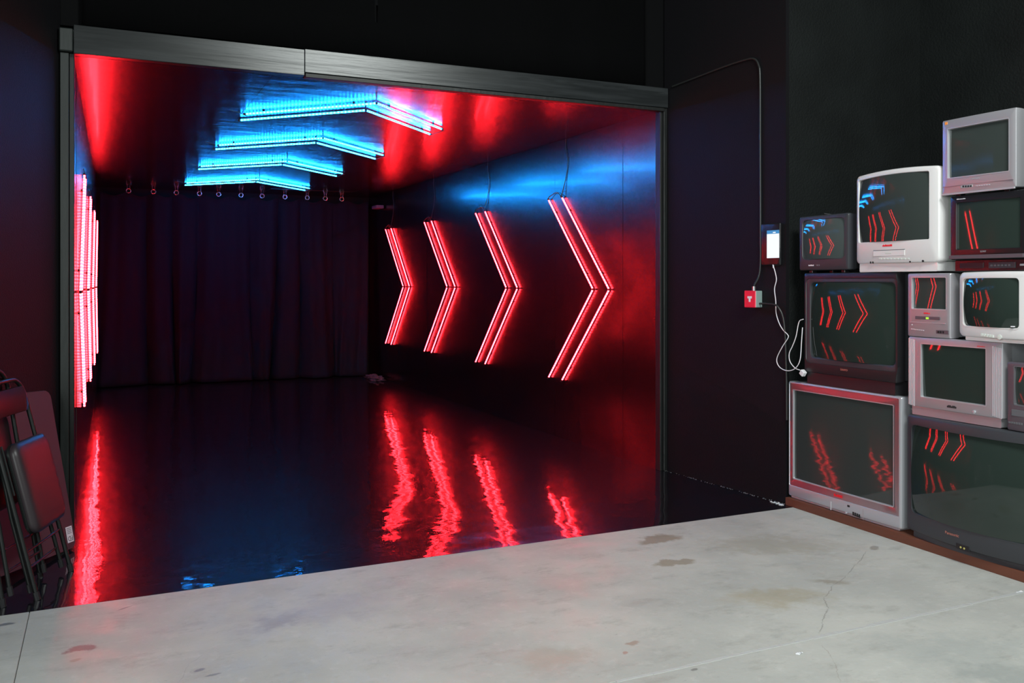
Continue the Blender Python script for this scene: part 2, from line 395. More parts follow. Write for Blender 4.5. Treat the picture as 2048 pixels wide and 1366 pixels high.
ce = struct(obj('ceiling', box((-.3, YO+.02, ZC+.014), (4.15, YB+.2, ZC+.1)), M_JOINT), 'low black satin ceiling of the passage with plywood sheet joints')
xs = [-.19, 1.02, 2.24, 3.46, 4.04]
for i, (a, b) in enumerate(zip(xs, xs[1:])):
    yy = [YO+.03] + [YO+.03+(1.25 if i % 2 else 2.44)+2.44*k for k in range(4)]
    yy = [y for y in yy if y < YB] + [YB+.1]
    for c, d in zip(yy, yy[1:]):
        j = random.uniform(0, .002)
        obj('panel', box((a+.0015, c+.0015, ZC+j), (b-.0015, d-.0015, ZC+.013)), M_PANEL_C, ce)
wb = struct(obj('wall_back', box((-.3, YB+.12, 0), (4.2, YB+.2, ZC+.1)), M_ROOM), 'black back wall hidden behind the curtain')
# header, posts
hd = struct(obj('trim_1', box((-.155, YO-.065, ZC-.004), (1.205, YO+.005, 3.022), .003), M_HEADER), 'worn dark grey timber beam across the top of the opening')
obj('board', box((1.206, YO-.067, ZC+.016), (4.06, YO+.005, 3.026), .003), M_HEADER, hd)
obj('drip_strip', box((1.212, YO-.060, ZC-.012), (4.03, YO+.005, ZC+.014), .002), M_POSTD, hd, 'thin black strip under the beam')
tp = struct(obj('trim_2', box((-.228, YO-.03, 0), (-.180, YO+.05, 2.86), .003), M_POST), 'dark grey post at the left edge of the opening')
obj('inner_strip', box((-.179, YO-.015, 0), (-.152, YO+.03, 2.86), .003), M_POSTD, tp, 'black inner strip')
obj('corner_block', box((-.232, YO-.06, 2.862), (-.157, YO+.03, 3.0), .006), M_POST, tp)
tr = struct(obj('trim_3', box((4.010, YO-.03, 0), (4.034, YO+.04, 2.99), .003), M_POSTD), 'slim black post at the right edge of the opening')
obj('outer_strip', box((4.035, YO-.045, 0), (4.066, YO+.04, 2.99), .004), M_POSTD, tr)
# wall over the opening, and a cloth hung on it
struct(obj('wall_front', box((-.26, YO+.01, 3.03), (4.14, YO+.1, 5.2)), M_UPPER), 'black wall above the opening')
def drape(name, x0, x1, y, z0, z1, m, amp, nf, flare=0, nx=160, nz=26, th=.004, seed=1, sag=0, pleat=False):
    rnd = random.Random(seed); bm = bmesh.new(); g = []
    ph = [rnd.uniform(0, 6.28) for _ in range(8)]
    def fold(u, v):
        t = u*nf*2*math.pi
        a = math.sin(t+.8*math.sin(2.3*u*6.28+ph[0])+.25*v)*(.55+.45*math.sin(u*9+ph[1]))
        a += .45*math.sin(2.1*t+ph[2]+.6*v)*(.3+.7*abs(math.sin(u*5+ph[3])))*(1-.4*v)
        if pleat: a = 1-2*abs(math.sin(t/2+.9*math.sin(2.3*u*6.28+ph[0])+.15*v))**.55 + .25*math.sin(2.6*t+ph[2]+.8*v)*(1-.4*v)
        return a
    for j in range(nz+1):
        v = j/nz; row = []       # v=0 top
        for i in range(nx+1):
            u = i/nx
            xx = x0+(x1-x0)*u + .018*math.sin(u*nf*6.28+ph[4])*v
            if flare: xx += flare*v*v*math.sin(u*21+ph[5])
            yy = y + amp*fold(u, v)*(.35+.65*v) - abs(flare)*v**3*.8*max(0, math.sin(u*nf*3.1+ph[6]))
            zz = z1+(z0-z1)*v
            if sag and v < .2: zz -= sag*(1-v/.2)*(.5-.5*math.cos(2*math.pi*(u*11.0)))
            row.append(bm.verts.new((xx, yy, zz)))
        g.append(row)
    for j in range(nz):
        for i in range(nx): bm.faces.new((g[j][i], g[j][i+1], g[j+1][i+1], g[j+1][i]))
    r = bmesh.ops.solidify(bm, geom=list(bm.faces), thickness=th)
    return obj(name, bm, m, sm=80)
tag(drape('wall_cloth', -.12, 3.86, YO-.035, 3.035, 4.9, M_DRAPE, .012, 5, seed=4, nz=8), 'black cloth hung on the wall above the timber beam', 'cloth')

# ------------------------------------------------------------------ setting: outer room walls
LY = R(22)
lw0 = (-.228, YO); lw1 = (-.228-4.2*math.sin(LY), YO-4.2*math.cos(LY))
struct(obj('wall_outer_left', quad_prism(lw0, lw1, 0, 5.2, .1, -1), M_ROOM), 'black matt wall left of the opening, behind the folded chairs')
rw = [(4.062, YO-.01), (4.185, 4.672)]
wor = struct(obj('wall_outer_right', quad_prism(rw[0], rw[1], 0, 5.2, .10, 1), M_ROOM), 'black matt wall right of the opening, holding the wall phone and power box')
struct(obj('wall_recess_end', box((4.19, 4.675, 0), (5.46, 4.76, 5.2)), M_RECESS), 'black textured end wall of the television recess')
struct(obj('wall_recess_side', box((5.45, -1.0, 0), (5.55, 4.674, 5.2)), M_RECESS), 'black textured wall behind the televisions')

# ------------------------------------------------------------------ curtain
ct = empty('curtain', (0, 0, 0)); tag(ct, 'black pleated cloth curtain closing the far end of the passage', 'curtain')
cl = drape('cloth', -.03, 3.86, 13.90, .012, 2.775, M_CURTAIN, .10, 8, flare=.10, nx=300, nz=40, seed=11, sag=.05, pleat=True); cl.parent = ct
for x in [0.34, 0.67, 0.98, 1.30, 1.57, 1.89, 2.20, 2.54, 2.88, 3.16, 3.42]:
    bm = bmesh.new(); add_torus(bm, (x, 13.82, 2.795), (.15, 1, 0), .030, .0055)
    rg = obj('ring', bm, M_RING, ct, sm=80)
    for s in (-1, 1): obj('ring_reflection', tube([(x+s*.016, 13.82, 2.819), (x+s*.016, 13.82, ZC+.004)], .0022, 6), M_RING, rg)  # paired wires shaped as the ring's reflection in the ceiling
# crumpled sheet in the corner
bm = bmesh.new(); bmesh.ops.create_icosphere(bm, subdivisions=4, radius=1)
for v in bm.verts:
    p = v.co.copy(); n = math.sin(p.x*7+p.y*3)*math.cos(p.z*6+p.y*5)*.16+math.sin(p.x*17)*math.sin(p.y*19)*.06
    v.co = Vector((p.x*.10, p.y*.34, max(0, p.z)*.055))*(1+n*2.2)+Vector((3.80, 13.30, .003))
tag(obj('plastic_sheet', bm, M_RAG, sm=60), 'crumpled dusty grey sheet on the floor at the foot of the curtain', 'sheet')
tag(obj('ceiling_box', box((3.80, 13.2, 2.62), (3.92, 13.45, 2.67), .006), mat('mauve_plastic', (.12, .09, .15), .5)), 'small mauve box high in the back right corner by the curtain', 'box')

# ------------------------------------------------------------------ chevron lights
def chevron(P, name, label, m, cat, group, off, cable=None):
    """P(s,t,h): s towards the apex direction, t across, h distance off the surface -> world point"""
    root = empty(name, P(0, 0, 0)); tag(root, label, cat, group)
    base = P(0, 0, 0)
    def Q(s, t, h): return P(s, t, h)-base
    for k, s0 in enumerate((0.0, -off)):
        for sg in (1, -1):
            a = Q(s0-.002, sg*.003, .021); b = Q(s0-.862, sg*.880, .021); d = (b-a).normalized()
            tb = obj('tube', tube([a+d*.003, b-d*.022], .0068, 8, uv=True), m, root, sm=60)
            obj('end_cap', tube([a, a+d*.004], .0078, 10), M_BLACKP, tb); obj('end_cap', tube([b-d*.024, b], .0095, 10), M_BLACKP, tb)
            for f in (.16, .84):
                bm = bmesh.new()
                c = a.lerp(b, f); nrm = (Q(0, 0, 1)-Q(0, 0, 0)).normalized(); x = d; y = nrm.cross(d)
                Mx = Matrix((( x.x, y.x, nrm.x, c.x), (x.y, y.y, nrm.y, c.y), (x.z, y.z, nrm.z, c.z), (0, 0, 0, 1)))
                add_box(bm, (-.008, -.006, -.021), (.008, .006, -.0065), M=Mx)
                obj('clip', bm, M_BLACKP, tb)
    # short link cable between the two rows at one end
    obj('link_cable', tube(smooth_path([Q(-.865, .872, .03), Q(-.90, .90, .02), Q(-.99, .93, .012), Q(-1.10, .90, .02), Q(-.862-off, .872, .03)]), .0035, 6), M_CABLEB, root)
    if cable:
        obj('feed_cable', tube(smooth_path([Q(*c) for c in cable]), .0035, 6), M_CABLEB, root)
    return root
words = ['nearest', 'second', 'third', 'farthest']
for i in range(4):
    y0 = [6.64, 8.475, 10.245, 11.99][i]
    cab = [(-.87, .87, .03), (-.84, .93, .02), (-.80, 1.05, .008), (-.76, 1.2, .008), (-.80, 1.35, .008), (-.80, 1.42, .006)]
    zoff = [0, -.001, 0, -.004][i]
    chevron(lambda s, t, h, y0=y0, zo=zoff: Vector((xr(y0-s)-h, y0-s, 1.43+zo+t)), 'red_chevron_light',
            '%s red double chevron on the right wall, %s' % (words[i], ['beside the opening', 'next inwards from the opening', 'next to the farthest one', 'closest to the curtain'][i]), RED, 'chevron light', 'red chevron lights on the right wall', .275, cab)
for i in range(4):
    y0 = 6.55+[0, 1.84, 3.64, 5.43][i]
    chevron(lambda s, t, h, y0=y0: Vector((xl(y0-s)+h, y0-s, 1.43+t)), 'red_chevron_light',
            '%s red double chevron on the left wall, seen edge on%s' % (words[i], [' beside the grey post', '', '', ' by the curtain'][i]), RED, 'chevron light', 'red chevron lights on the left wall', .275, None)
for i in range(4):
    y0 = 6.47+[0, 1.78, 3.54, 5.46][i]
    chevron(lambda s, t, h, y0=y0: Vector((1.865+t*.955, y0-s, ZC-h)), 'blue_chevron_light',
            '%s blue double chevron on the ceiling%s' % (words[i], [' just inside the timber beam', '', '', ' in front of the curtain rings'][i]), BLUE, 'chevron light', 'blue chevron lights on the ceiling', .30,
            [(-.87, -.86, .03), (-.84, -.93, .012), (-.80, -1.0, .006)])

# ------------------------------------------------------------------ televisions
XF = 4.19
def yz(px, py):
    p = onp(px, py, (XF, 0, 0), (1, 0, 0)); return p.y, p.z
def rr_loop(u0, v0, u1, v1, r, d, w, bow, arch=0.0, h=1.0, n=4, e=8):
    pts = []
    r = min(r, (u1-u0)/2.01, (v1-v0)/2.01)
    def arc(cx, cy, a0):
        for k in range(n+1):
            a = a0+k*math.pi/2/n; pts.append((cx+r*math.cos(a), cy+r*math.sin(a)))
    def edge(p, q):
        for k in range(1, e): t = k/e; pts.append((p[0]+(q[0]-p[0])*t, p[1]+(q[1]-p[1])*t))
    arc(u1-r, v1-r, 0); edge(pts[-1], (u0+r, v1)); arc(u0+r, v1-r, math.pi/2); edge(pts[-1], (u0, v0+r))
    arc(u0+r, v0+r, math.pi); edge(pts[-1], (u1-r, v0)); arc(u1-r, v0+r, math.pi*1.5); edge(pts[-1], (u1, v1-r))
    out = []
    for (u, v) in pts:
        q = 1-((u-w/2)/(w/2))**2
        vv = v + arch*q*max(0, v/h*2-1)
        out.append(Vector((d-bow*q, -(u-w/2), vv)))
    return out
def loft(bm, loops, cap0=False, cap1=False):
    rings = [[bm.verts.new(p) for p in lp] for lp in loops]
    n = len(rings[0])
    for a, b in zip(rings, rings[1:]):
        for k in range(n):
            try: bm.faces.new((a[k], a[(k+1) % n], b[(k+1) % n], b[k]))
            except ValueError: pass
    if cap0: bm.faces.new(rings[0])
    if cap1: bm.faces.new(rings[-1][::-1])
def tv(name, label, Yl, Yr, zb, zt, scr, frame, cab, scrmat, vb=.38, ha=.62, tilt=0.0, bez=None, bezrect=None, base=0.0, base_in=.03, fd=.07, depth=.44, taper=.16,
       bow=.012, arch=0.0, rad=.012, srad=.02, bulge=.028, recess=.014, yaw=0.0, feats=(), lip=None, side_strip=None, gap=0.0):
    w, h = Yl-Yr, zt-zb
    root = empty(name, (XF, (Yl+Yr)/2, zb), R(yaw)); tag(root, label, 'television')
    yaw_m = None
    def uv(px, py):
        y, z = yz(px, py); return Yl-y, z-zb
    def D(u): return -bow*(1-((u-w/2)/(w/2))**2)
    v0 = base
    su0, sv0, su1, sv1 = scr
    ou0, ov0, ou1, ov1 = bezrect if bezrect else scr
    L = lambda a, b, c, d, r, dd, ar=arch: rr_loop(a, b, c, d, r, dd, w, bow, ar, h)
    bm = bmesh.new()
    k = min(.012, rad*.8)
    loft(bm, [L(0.002, v0+.002, w-.002, h-.002, rad, fd, arch), L(0, v0, w, h, rad, fd*.6), L(0, v0, w, h, rad, k), L(k*.35, v0+k*.35, w-k*.35, h-k*.35, rad, k*.3), L(k, v0+k, w-k, h-k, rad, 0),
              L(ou0-.003, ov0-.003, ou1+.003, ov1+.003, srad+.003, 0), L(ou0, ov0, ou1, ov1, srad, .003), L(ou0+.002, ov0+.002, ou1-.002, ov1-.002, srad, recess+.012)])
    obj('front_frame', bm, frame, root)
    if bezrect:
        bm = bmesh.new()
        loft(bm, [L(ou0, ov0, ou1, ov1, srad, .004), L(su0-.006, sv0-.006, su1+.006, sv1+.006, srad, .002), L(su0, sv0, su1, sv1, srad, .006), L(su0+.002, sv0+.002, su1-.002, sv1-.002, srad, recess+.012)])
        obj('bezel', bm, bez or frame, root)
    if lip:
        bm = bmesh.new()
        loft(bm, [L(su0-.006, sv0-.006, su1+.006, sv1+.006, srad+.004, -.0012), L(su0-.001, sv0-.001, su1+.001, sv1+.001, srad, -.0012), L(su0+.0015, sv0+.0015, su1-.0015, sv1-.0015, srad, recess)])
        obj('screen_surround', bm, lip, root)
    # glass
    bm = bmesh.new(); nx, nz = 22, 18; g = []
    for j in range(nz+1):
        row = []
        for i in range(nx+1):
            a, b = i/nx*2-1, j/nz*2-1
            u = (su0+su1)/2+a*(su1-su0)/2; v = (sv0+sv1)/2+b*(sv1-sv0)/2
            dd = recess - bulge*(1-(a*a*ha+b*b*vb)) + D(u) - tilt*b
            row.append(bm.verts.new((dd, -(u-w/2), v+arch*.8*(1-a*a)*max(0, b))))
        g.append(row)
    for j in range(nz):
        for i in range(nx): bm.faces.new((g[j][i], g[j][i+1], g[j+1][i+1], g[j+1][i]))
    obj('screen', bm, scrmat, root, sm=89)
    # cabinet
    bm = bmesh.new(); t = taper; w2, h2 = w, h
    lo = max(v0, .0)+.006
    def Lc(i, dd, r, top): return [Vector((dd, -(u-w/2), v)) for (u, v) in [(-p.y+w/2, p.z) for p in rr_loop(i, lo, w-i, h-top, r, 0, w, 0, 0, h)]]
    loft(bm, [Lc(.006, fd*.75, rad, .004), Lc(.008, fd+depth*.28, rad, .006), Lc(w*t*.5, fd+depth*.55, .03, h*t*.35), Lc(w*t, fd+depth*.92, .03, h*t*.9), Lc(w*t+.02, fd+depth, .02, h*t+.02)], cap1=True, cap0=True)
    obj('cabinet', bm, cab, root)
    if base > 0:
        bm = bmesh.new()
        loft(bm, [[Vector((p.x+.01, p.y, p.z)) for p in rr_loop(base_in, 0, w-base_in, base+.004, .006, 0, w, bow*.8, 0, h)], [Vector((p.x+.3, p.y, p.z)) for p in rr_loop(base_in, 0, w-base_in, base+.004, .006, 0, w, 0, 0, h)]], True, True)
        obj('base', bm, frame if not gap else cab, root)
    if gap:
        for yy in (base_in+.03, w-base_in-.06):
            obj('foot', box((.03, -(yy+.03-w/2), -gap), (.07, -(yy-w/2), .001), .002), M_BLACKP, root)
            obj('foot', box((fd+depth*.4, -(yy+.03-w/2), -gap), (fd+depth*.4+.04, -(yy-w/2), lo+.002), .002), M_BLACKP, root)
    for f in feats:
        kind = f[0]
        if kind == 'box':      # ('box', name, px0,py0,px1,py1, out, mat[, label])
            _, nm, x0, y0, x1, y1, out, m = f[:8]
            ym = (y0+y1)/2; u0, _a = uv(x0, ym); u1, _b = uv(x1, ym); um = (u0+u1)/2
            _c, va = uv((x0+x1)/2, y1); _c, vb = uv((x0+x1)/2, y0)
            d = D(um)
            bv = min(.0015, abs(u1-u0)*.2, abs(vb-va)*.2)
            o = obj(nm, box((d-out, -(u1-w/2), va), (d+.004, -(u0-w/2), vb), bv), m, root)
            if len(f) > 8 and f[8]: o['label'] = f[8]
        elif kind == 'rows':   # ('rows', name, px0,py0,px1,py1,n,out,mat)
            _, nm, x0, y0, x1, y1, n, out, m = f
            for q in range(n):
                xa = x0+(x1-x0)*(q+.12)/n; xb = x0+(x1-x0)*(q+.88)/n
                u0, va = uv(xa, y1[0]+(y1[1]-y1[0])*q/max(1, n-1)) if isinstance(y1, tuple) else uv(xa, y1)
                u1, vb = uv(xb, y0[0]+(y0[1]-y0[0])*q/max(1, n-1)) if isinstance(y0, tuple) else uv(xb, y0)
                d = D((u0+u1)/2)
                obj(nm, box((d-out, -(u1-w/2), va), (d+.003, -(u0-w/2), vb), .0008), m, root)
        elif kind == 'text':   # ('text', name, s, cx, cy, size, mat)
            _, nm, s, cx, cy, size, m = f
            u, v = uv(cx, cy); d = D(u)-.0012
            # text plane faces -X : local x -> -Y, local y -> Z
            Mx = Matrix(((0, 0, -1, d), (-1, 0, 0, -(u-w/2)), (0, 1, 0, v), (0, 0, 0, 1)))
            text_mesh(nm, s, size, Mx, m, root)
        elif kind == 'knob':
            _, nm, cx, cy, r_, out, m = f
            u, v = uv(cx, cy); d = D(u)
            obj(nm, tube([(d+.003, -(u-w/2), v), (d-out*.8, -(u-w/2), v), (d-out, -(u-w/2), v)], [r_, r_, r_*.8], 16), m, root)
        elif kind == 'mark':   # illegible maker's mark : uneven little raised strokes
            _, nm, x0, y0, x1, y1, m = f
            u0, va = uv(x0, y1); u1, vb = uv(x1, y0); va = uv((x0+x1)/2, y1)[1]; vb = uv((x0+x1)/2, y0)[1]
            rnd = random.Random(int(x0*7)); bm = bmesh.new(); n = max(4, int(abs(u1-u0)/.0065))
            for q in range(n):
                a = u0+(u1-u0)*(q+.1)/n; b = u0+(u1-u0)*(q+.85)/n; d = D(a)
                top = vb-(vb-va)*rnd.choice([0, 0, .3]); bot = va
                add_box(bm, (d-.0015, -(b-w/2), bot), (d+.001, -(a-w/2), top))
            obj(nm, bm, m, root)
    return root
def sr(Yl, zb, tl, tr_, br, bl):
    """screen rectangle in u,v from four pixel corners on the front plane"""
    P = [yz(*p) for p in (tl, tr_, br, bl)]
    return ((Yl-P[0][0]+Yl-P[3][0])/2, (P[2][1]+P[3][1])/2-zb, (Yl-P[1][0]+Yl-P[2][0])/2, (P[0][1]+P[1][1])/2-zb)

# plinth board
tag(obj('plinth_board', box((4.165, 1.2, 0.0), (5.1, 4.655, .052), .002), M_PLINTH), 'low brown painted board under the stack of televisions', 'plinth')

# T1 large silver set, bottom left
Yl, Yr, zb, zt = 4.655, 3.72, .054, .832
tv('television', 'large silver widescreen tube television at the bottom left of the stack, next to the wall', Yl, Yr, zb, zt,
   sr(Yl, zb, (1588, 780), (1789, 812), (1784, 1011), (1585.5, 957)), M_SILVERL, M_SILVER, M_CRT, bez=M_BEZD,
   bezrect=sr(Yl, zb, (1580, 768), (1799, 796), (1795, 1028), (1578, 973)), depth=.50, bow=.006, rad=.012, srad=.006, bulge=.006, vb=.15, lip=M_SILVERL,
   base=.010, base_in=.02, feats=[
    ('box', 'bottom_trim', 1577, 1001, 1790, 1006, .012, M_SILVERL) if False else ('box', 'control_door', 1662, 1003, 1664, 1020, .003, M_SILVERL),
    ('rows', 'socket', 1706, (1024, 1029), 1722, (1030, 1035), 4, .002, M_HOLE),
    ('box', 'power_light', 1696, 1010, 1701, 1014, .002, M_HOLE),
    ('knob', 'button', 1693.5, 1026, .007, .004, M_SILVERL),
    ('box', 'panel_seam', 1727, 1018, 1728, 1040, .001, M_BEZD),
    ('mark', 'badge', 1669, 989, 1686, 994, M_REDINK)])
# T2 large black set above it
Yl, Yr, zb, zt = 4.507, 3.755, .833, 1.555
tv('television', 'large black tube television directly on top of the silver widescreen one', Yl, Yr, zb, zt,
   sr(Yl, zb, (1619, 563.5), (1788, 567), (1792, 731), (1623, 716)), M_BLACKP, M_CHARP, M_CRTG, depth=.46, bow=.008, rad=.01, srad=.03, bulge=.052, recess=.026,
   base=.075, base_in=.02, bez=M_CHARP, bezrect=sr(Yl, zb, (1611, 557), (1794, 557), (1794, 744), (1614, 724)),
   feats=[('text', 'badge', 'SANYO', 1690, 740, .018, M_COPPER)])
# T3 small black set, top left, with rabbit-ear antenna
Yl, Yr, zb, zt = 4.553, 4.123, 1.572, 1.926
t3 = tv('television', 'small black tube television with folded antenna at the upper left of the stack', Yl, Yr, zb, zt,
   sr(Yl, zb, (1605, 441), (1688, 436), (1688.5, 516), (1606, 519)), M_CHARP, M_BLACKP, M_CRTL, depth=.34, bow=.006, rad=.012, srad=.025, bulge=.03, gap=.016,
   feats=[('mark', 'badge', 1618, 529.5, 1629, 532, M_PAPER), ('rows', 'button', 1633, 529, 1641, 532, 2, .003, M_GREYP)])
obj('antenna', tube([(.12, -.02, .352), (.10, .09, .372)], .003, 6), M_STEEL, t3)
obj('antenna_socket', box((.10, -.05, .34), (.15, 0, .362), .004), M_BLACKP, t3)
# T4 white set with cassette slot
Yl, Yr, zb, zt = 4.063, 3.463, 1.557, 2.140
tv('television', 'large white tube television with built-in cassette slot near the top of the stack', Yl, Yr, zb, zt,
   sr(Yl, zb, (1719.4, 363), (1860, 343.6), (1859, 478), (1718, 486)), M_WHITEP, M_WHITES, M_CRT, depth=.42, bow=.022, arch=.014, rad=.024, srad=.008, bulge=.034,
   base=.05, base_in=.022, feats=[
    ('box', 'cassette_flap', 1752, 501, 1815, 512, .002, M_WHITEP), ('box', 'slot_shadow', 1752, 499.6, 1815, 500.8, .001, M_GREYP),
    ('box', 'cassette_window', 1776, 505, 1789, 508, .003, M_WHITES),
    ('rows', 'button', 1762, 516, 1824, 519, 9, .003, M_WHITES),
    ('box', 'jack', 1743.5, 523, 1746, 527, .002, M_HOLE), ('box', 'jack', 1748.5, 523, 1751, 527, .002, M_HOLE),
    ('box', 'sensor', 1823, 522, 1826, 525, .002, M_HOLE), ('knob', 'jack', 1849, 522, .006, .003, M_HOLE),
    ('mark', 'badge', 1770, 489, 1790, 493, M_REDINK)])
# T6 black set right, T5 silver set on top of it, deck under it
vd = empty('video_recorder', (4.21, 3.13, 1.5535)); tag(vd, 'flat black video recorder under the black television on the right', 'video recorder')
obj('body', box((0, -.26, 0), (.3, .255, .062), .004), M_BLACKP2, vd)
obj('tape_door', box((-.003, .08, .018), (.001, .22, .046), .001), M_BLACKP, vd)
obj('display_window', box((-.003, -.10, .016), (.001, .05, .046), .001), M_CHARP, vd)
for q in range(6): obj('button', box((-.006, .026-q*.02, .026), (-.001, .038-q*.02, .035), .001), M_GREYP, vd)
obj('badge', box((-.004, -.155, .026), (-.001, -.125, .036), .0005), M_GREYINK, vd)
Yl, Yr, zb, zt = 3.397, 2.93, 1.6165, 1.962
tv('television', 'black tube television under the top silver one, reflecting red light bars', Yl, Yr, zb, zt,
   sr(Yl, zb, (1914, 405), (2041, 396), (2041, 497), (1912, 497)), M_BLACKP2, M_BLACKP, M_CRTG, depth=.38, bow=.004, rad=.008, srad=.006, bulge=.008, vb=0.0,
   feats=[('text', 'badge', 'SONY', 1967.5, 503, .013, M_GREYINK), ('box', 'lower_lip', 1901, 509, 2050, 516.5, .010, M_GUN),
          ('mark', 'label_strip', 1914, 397, 1932, 398.6, M_PAPER)])
Yl, Yr, zb, zt = 3.447, 3.011, 1.978, 2.380
tv('television', 'silver tube television topmost of the whole stack at the right edge', Yl, Yr, zb, zt,
   sr(Yl, zb, (1896, 258), (2018, 239), (2017, 342), (1896, 355.5)), M_SILVER, M_SILVERL, M_CRT, depth=.40, bow=.006, rad=.006, srad=.004, bulge=.004, lip=M_SILVERL, gap=.016,
   feats=[('box', 'sticker', 1890, 244, 1896, 250, .001, M_ORANGE), ('box', 'seam', 1888, 366.3, 2028, 366.9, .0008, M_BEZD),
          ('box', 'socket_panel', 1923, 370, 1947, 375.5, .002, M_GREYINK), ('rows', 'socket', 1926, (371, 370.5), 1946, (375, 374), 4, .003, M_HOLE),
          ('rows', 'button', 1952, (371, 368.5), 1982, (373, 370.5), 6, .003, M_SILVERL), ('mark', 'badge', 1944, 356, 1961, 358, M_GREYINK),
          ('box', 'lower_trim', 1886, 381, 2032, 384.5, .006, M_SILVERL)])
# T7 small silver set with disc slot
Yl, Yr, zb, zt = 3.679, 3.394, 1.188, 1.546
tv('television', 'small silver tube television with disc slot and green display in the middle of the stack', Yl, Yr, zb, zt,
   sr(Yl, zb, (1824, 555), (1892, 556), (1892, 619), (1824.5, 617)), M_SILVER, M_SILVERL, M_CRT, depth=.34, bow=.006, rad=.008, srad=.006, bulge=.003, tilt=.0011, lip=M_SILVERL,
   feats=[('box', 'disc_tray', 1832, 633, 1882, 639, .002, M_GUN), ('box', 'display', 1853.5, 634.4, 1859.5, 638.4, .0035, M_GREEN, 'small lit green display'),
          ('box', 'seam', 1821, 645.5, 1892, 646.3, .001, M_SILVERL), ('mark', 'badge', 1849, 625, 1862, 628, M_REDINK),
          ('rows', 'button', 1822, (657, 660), 1850, (659, 662), 7, .002, M_SILVERL), ('knob', 'button', 1824.5, 649.5, .004, .003, M_SILVERL),
          ('box', 'socket_panel', 1873, 660.5, 1898, 668, .002, M_GUN), ('rows', 'socket', 1876, (662, 662.5), 1895, (666, 667), 4, .003, M_HOLE)])
# T9 silver set below
Yl, Yr, zb, zt = 3.671, 3.085, .744, 1.186
tv('television', 'square silver tube television with ribbed side speakers under the small silver disc one', Yl, Yr, zb, zt,
   sr(Yl, zb, (1843, 687), (1972, 699), (1971, 811), (1842, 793)), M_SILVER, M_SILVERL, M_CRTG, depth=.42, bow=.004, rad=.006, srad=.004, bulge=.004, tilt=.005, lip=M_SILVERL,
   base=.050, base_in=.016, feats=[
    ('rows', 'speaker_rib', 1817, (676, 680), 1830, (808, 812), 5, .002, M_SILVERL), ('rows', 'speaker_rib', 1984, (692, 697), 2004, (832, 838), 6, .002, M_SILVERL),
    ('mark', 'badge', 1895, 811, 1914, 816, M_INK), ('knob', 'power_button', 1949, 824, .010, .006, M_SILVERL),
    ('box', 'seam', 1822, 818, 1826, 818.5, .001, M_GREYINK),
    ('mark', 'panel_label', 1955, 692, 1971, 693.6, M_REDINK)])
# T8 white set right
Yl, Yr, zb, zt = 3.345, 2.80, 1.188, 1.548
tv('television', 'white tube television at the right edge, standing beside the small silver disc one', Yl, Yr, zb, zt,
   sr(Yl, zb, (1930, 556), (2046, 559), (2044, 659), (1926, 649)), M_WHITEP, M_WHITES, M_CRTG, depth=.38, bow=.030, arch=.004, rad=.030, srad=.020, bulge=.032, lip=M_WHITEP,
   base=.018, base_in=.04, feats=[('rows', 'button', 1968, (667, 670), 1996, (672, 675), 5, .004, M_WHITES), ('knob', 'control_dial', 2007, 674, .013, .003, M_WHITES),
                   ('box', 'sticker', 2031, 652, 2037, 654, .010, M_PAPER)])
# T11 large black set bottom right
Yl, Yr, zb, zt = 3.687, 2.85, .053, .742
tv('television', 'large black tube television at the bottom right of the stack', Yl, Yr, zb, zt,
   sr(Yl, zb, (1829, 848), (2076, 893), (2076, 1092), (1822, 1024)), M_CHARP, M_BLACKP, M_CRTG, depth=.50, bow=.055, rad=.02, srad=.03, bulge=.055, ha=.36, vb=.45, tilt=-.010, recess=.034,
   base=.030, base_in=.05, lip=M_CHARP, feats=[('text', 'badge', 'Panasonic', 1918, 1066, .022, M_COPPER), ('box', 'socket_recess', 1926, 1087, 1953, 1097, .001, M_HOLE),
                   ('knob', 'socket', 1936, 1092, .0055, .003, M_BRASS), ('knob', 'socket', 1943, 1094.5, .0055, .003, M_BRASS)])
# T10 dark small set at far right
Yl, Yr, zb, zt = 3.064, 2.72, .744, 1.092
tv('television', 'dark plum tube television with cassette slot, cut off by the right edge', Yl, Yr, zb, zt,
   (.045, .135, .30, .325), M_GUN, M_BLACKP, M_CRT, depth=.36, bow=.006, rad=.010, srad=.006, bulge=.018, lip=M_GREYP,
   feats=[('box', 'cassette_flap', 2024, 820, 2050, 833, .002, M_GREYP), ('rows', 'button', 2017, (843, 846), 2047, (846, 850), 6, .003, M_GREYP)])

# ------------------------------------------------------------------ wall phone, power box, cables
wn = Vector((rw[1][1]-rw[0][1], -(rw[1][0]-rw[0][0]), 0)).normalized()      # faces the passage side
if wn.x > 0: wn = -wn
wp = Vector((rw[0][0], rw[0][1], 0))
wd = (Vector((*rw[1], 0))-Vector((*rw[0], 0))).normalized()                 # along the wall towards the camera
def onw(px, py, off=0.0): return onp(px, py, wp+wn*off, wn)
def wmat(c): return Matrix(((wd.x, 0, wn.x, c.x), (wd.y, 0, wn.y, c.y), (0, 1, 0, c.z), (0, 0, 0, 1)))   # local: x along wall, y up, z out
c = onw(1543, 489, .012); ph = empty('wall_phone', c); tag(ph, 'black cased phone with a lit white page fixed to the black wall', 'phone')
RM = wmat(Vector((0, 0, 0)))
a = onw(1523, 489, .012); b = onw(1562, 489, .012); hw = (b-a).length/2; hh = .145
obj('case', box((-hw, -hh, -.010), (hw, hh, .012), .010, RM, 3), M_BLACKP2, ph)
a = onw(1534, 489, .024); b = onw(1558.5, 489, .024); sw = (b-a).length/2; so = ((a+b)/2-c).dot(wd); zt_, zb_ = onw(1546, 460.5, .024).z-c.z, onw(1546, 516, .024).z-c.z
obj('lit_page', box((so-sw, zb_, .0125), (so+sw, zt_-.024, .0135), 0, RM), M_SCRW, ph, 'bright white screen page')
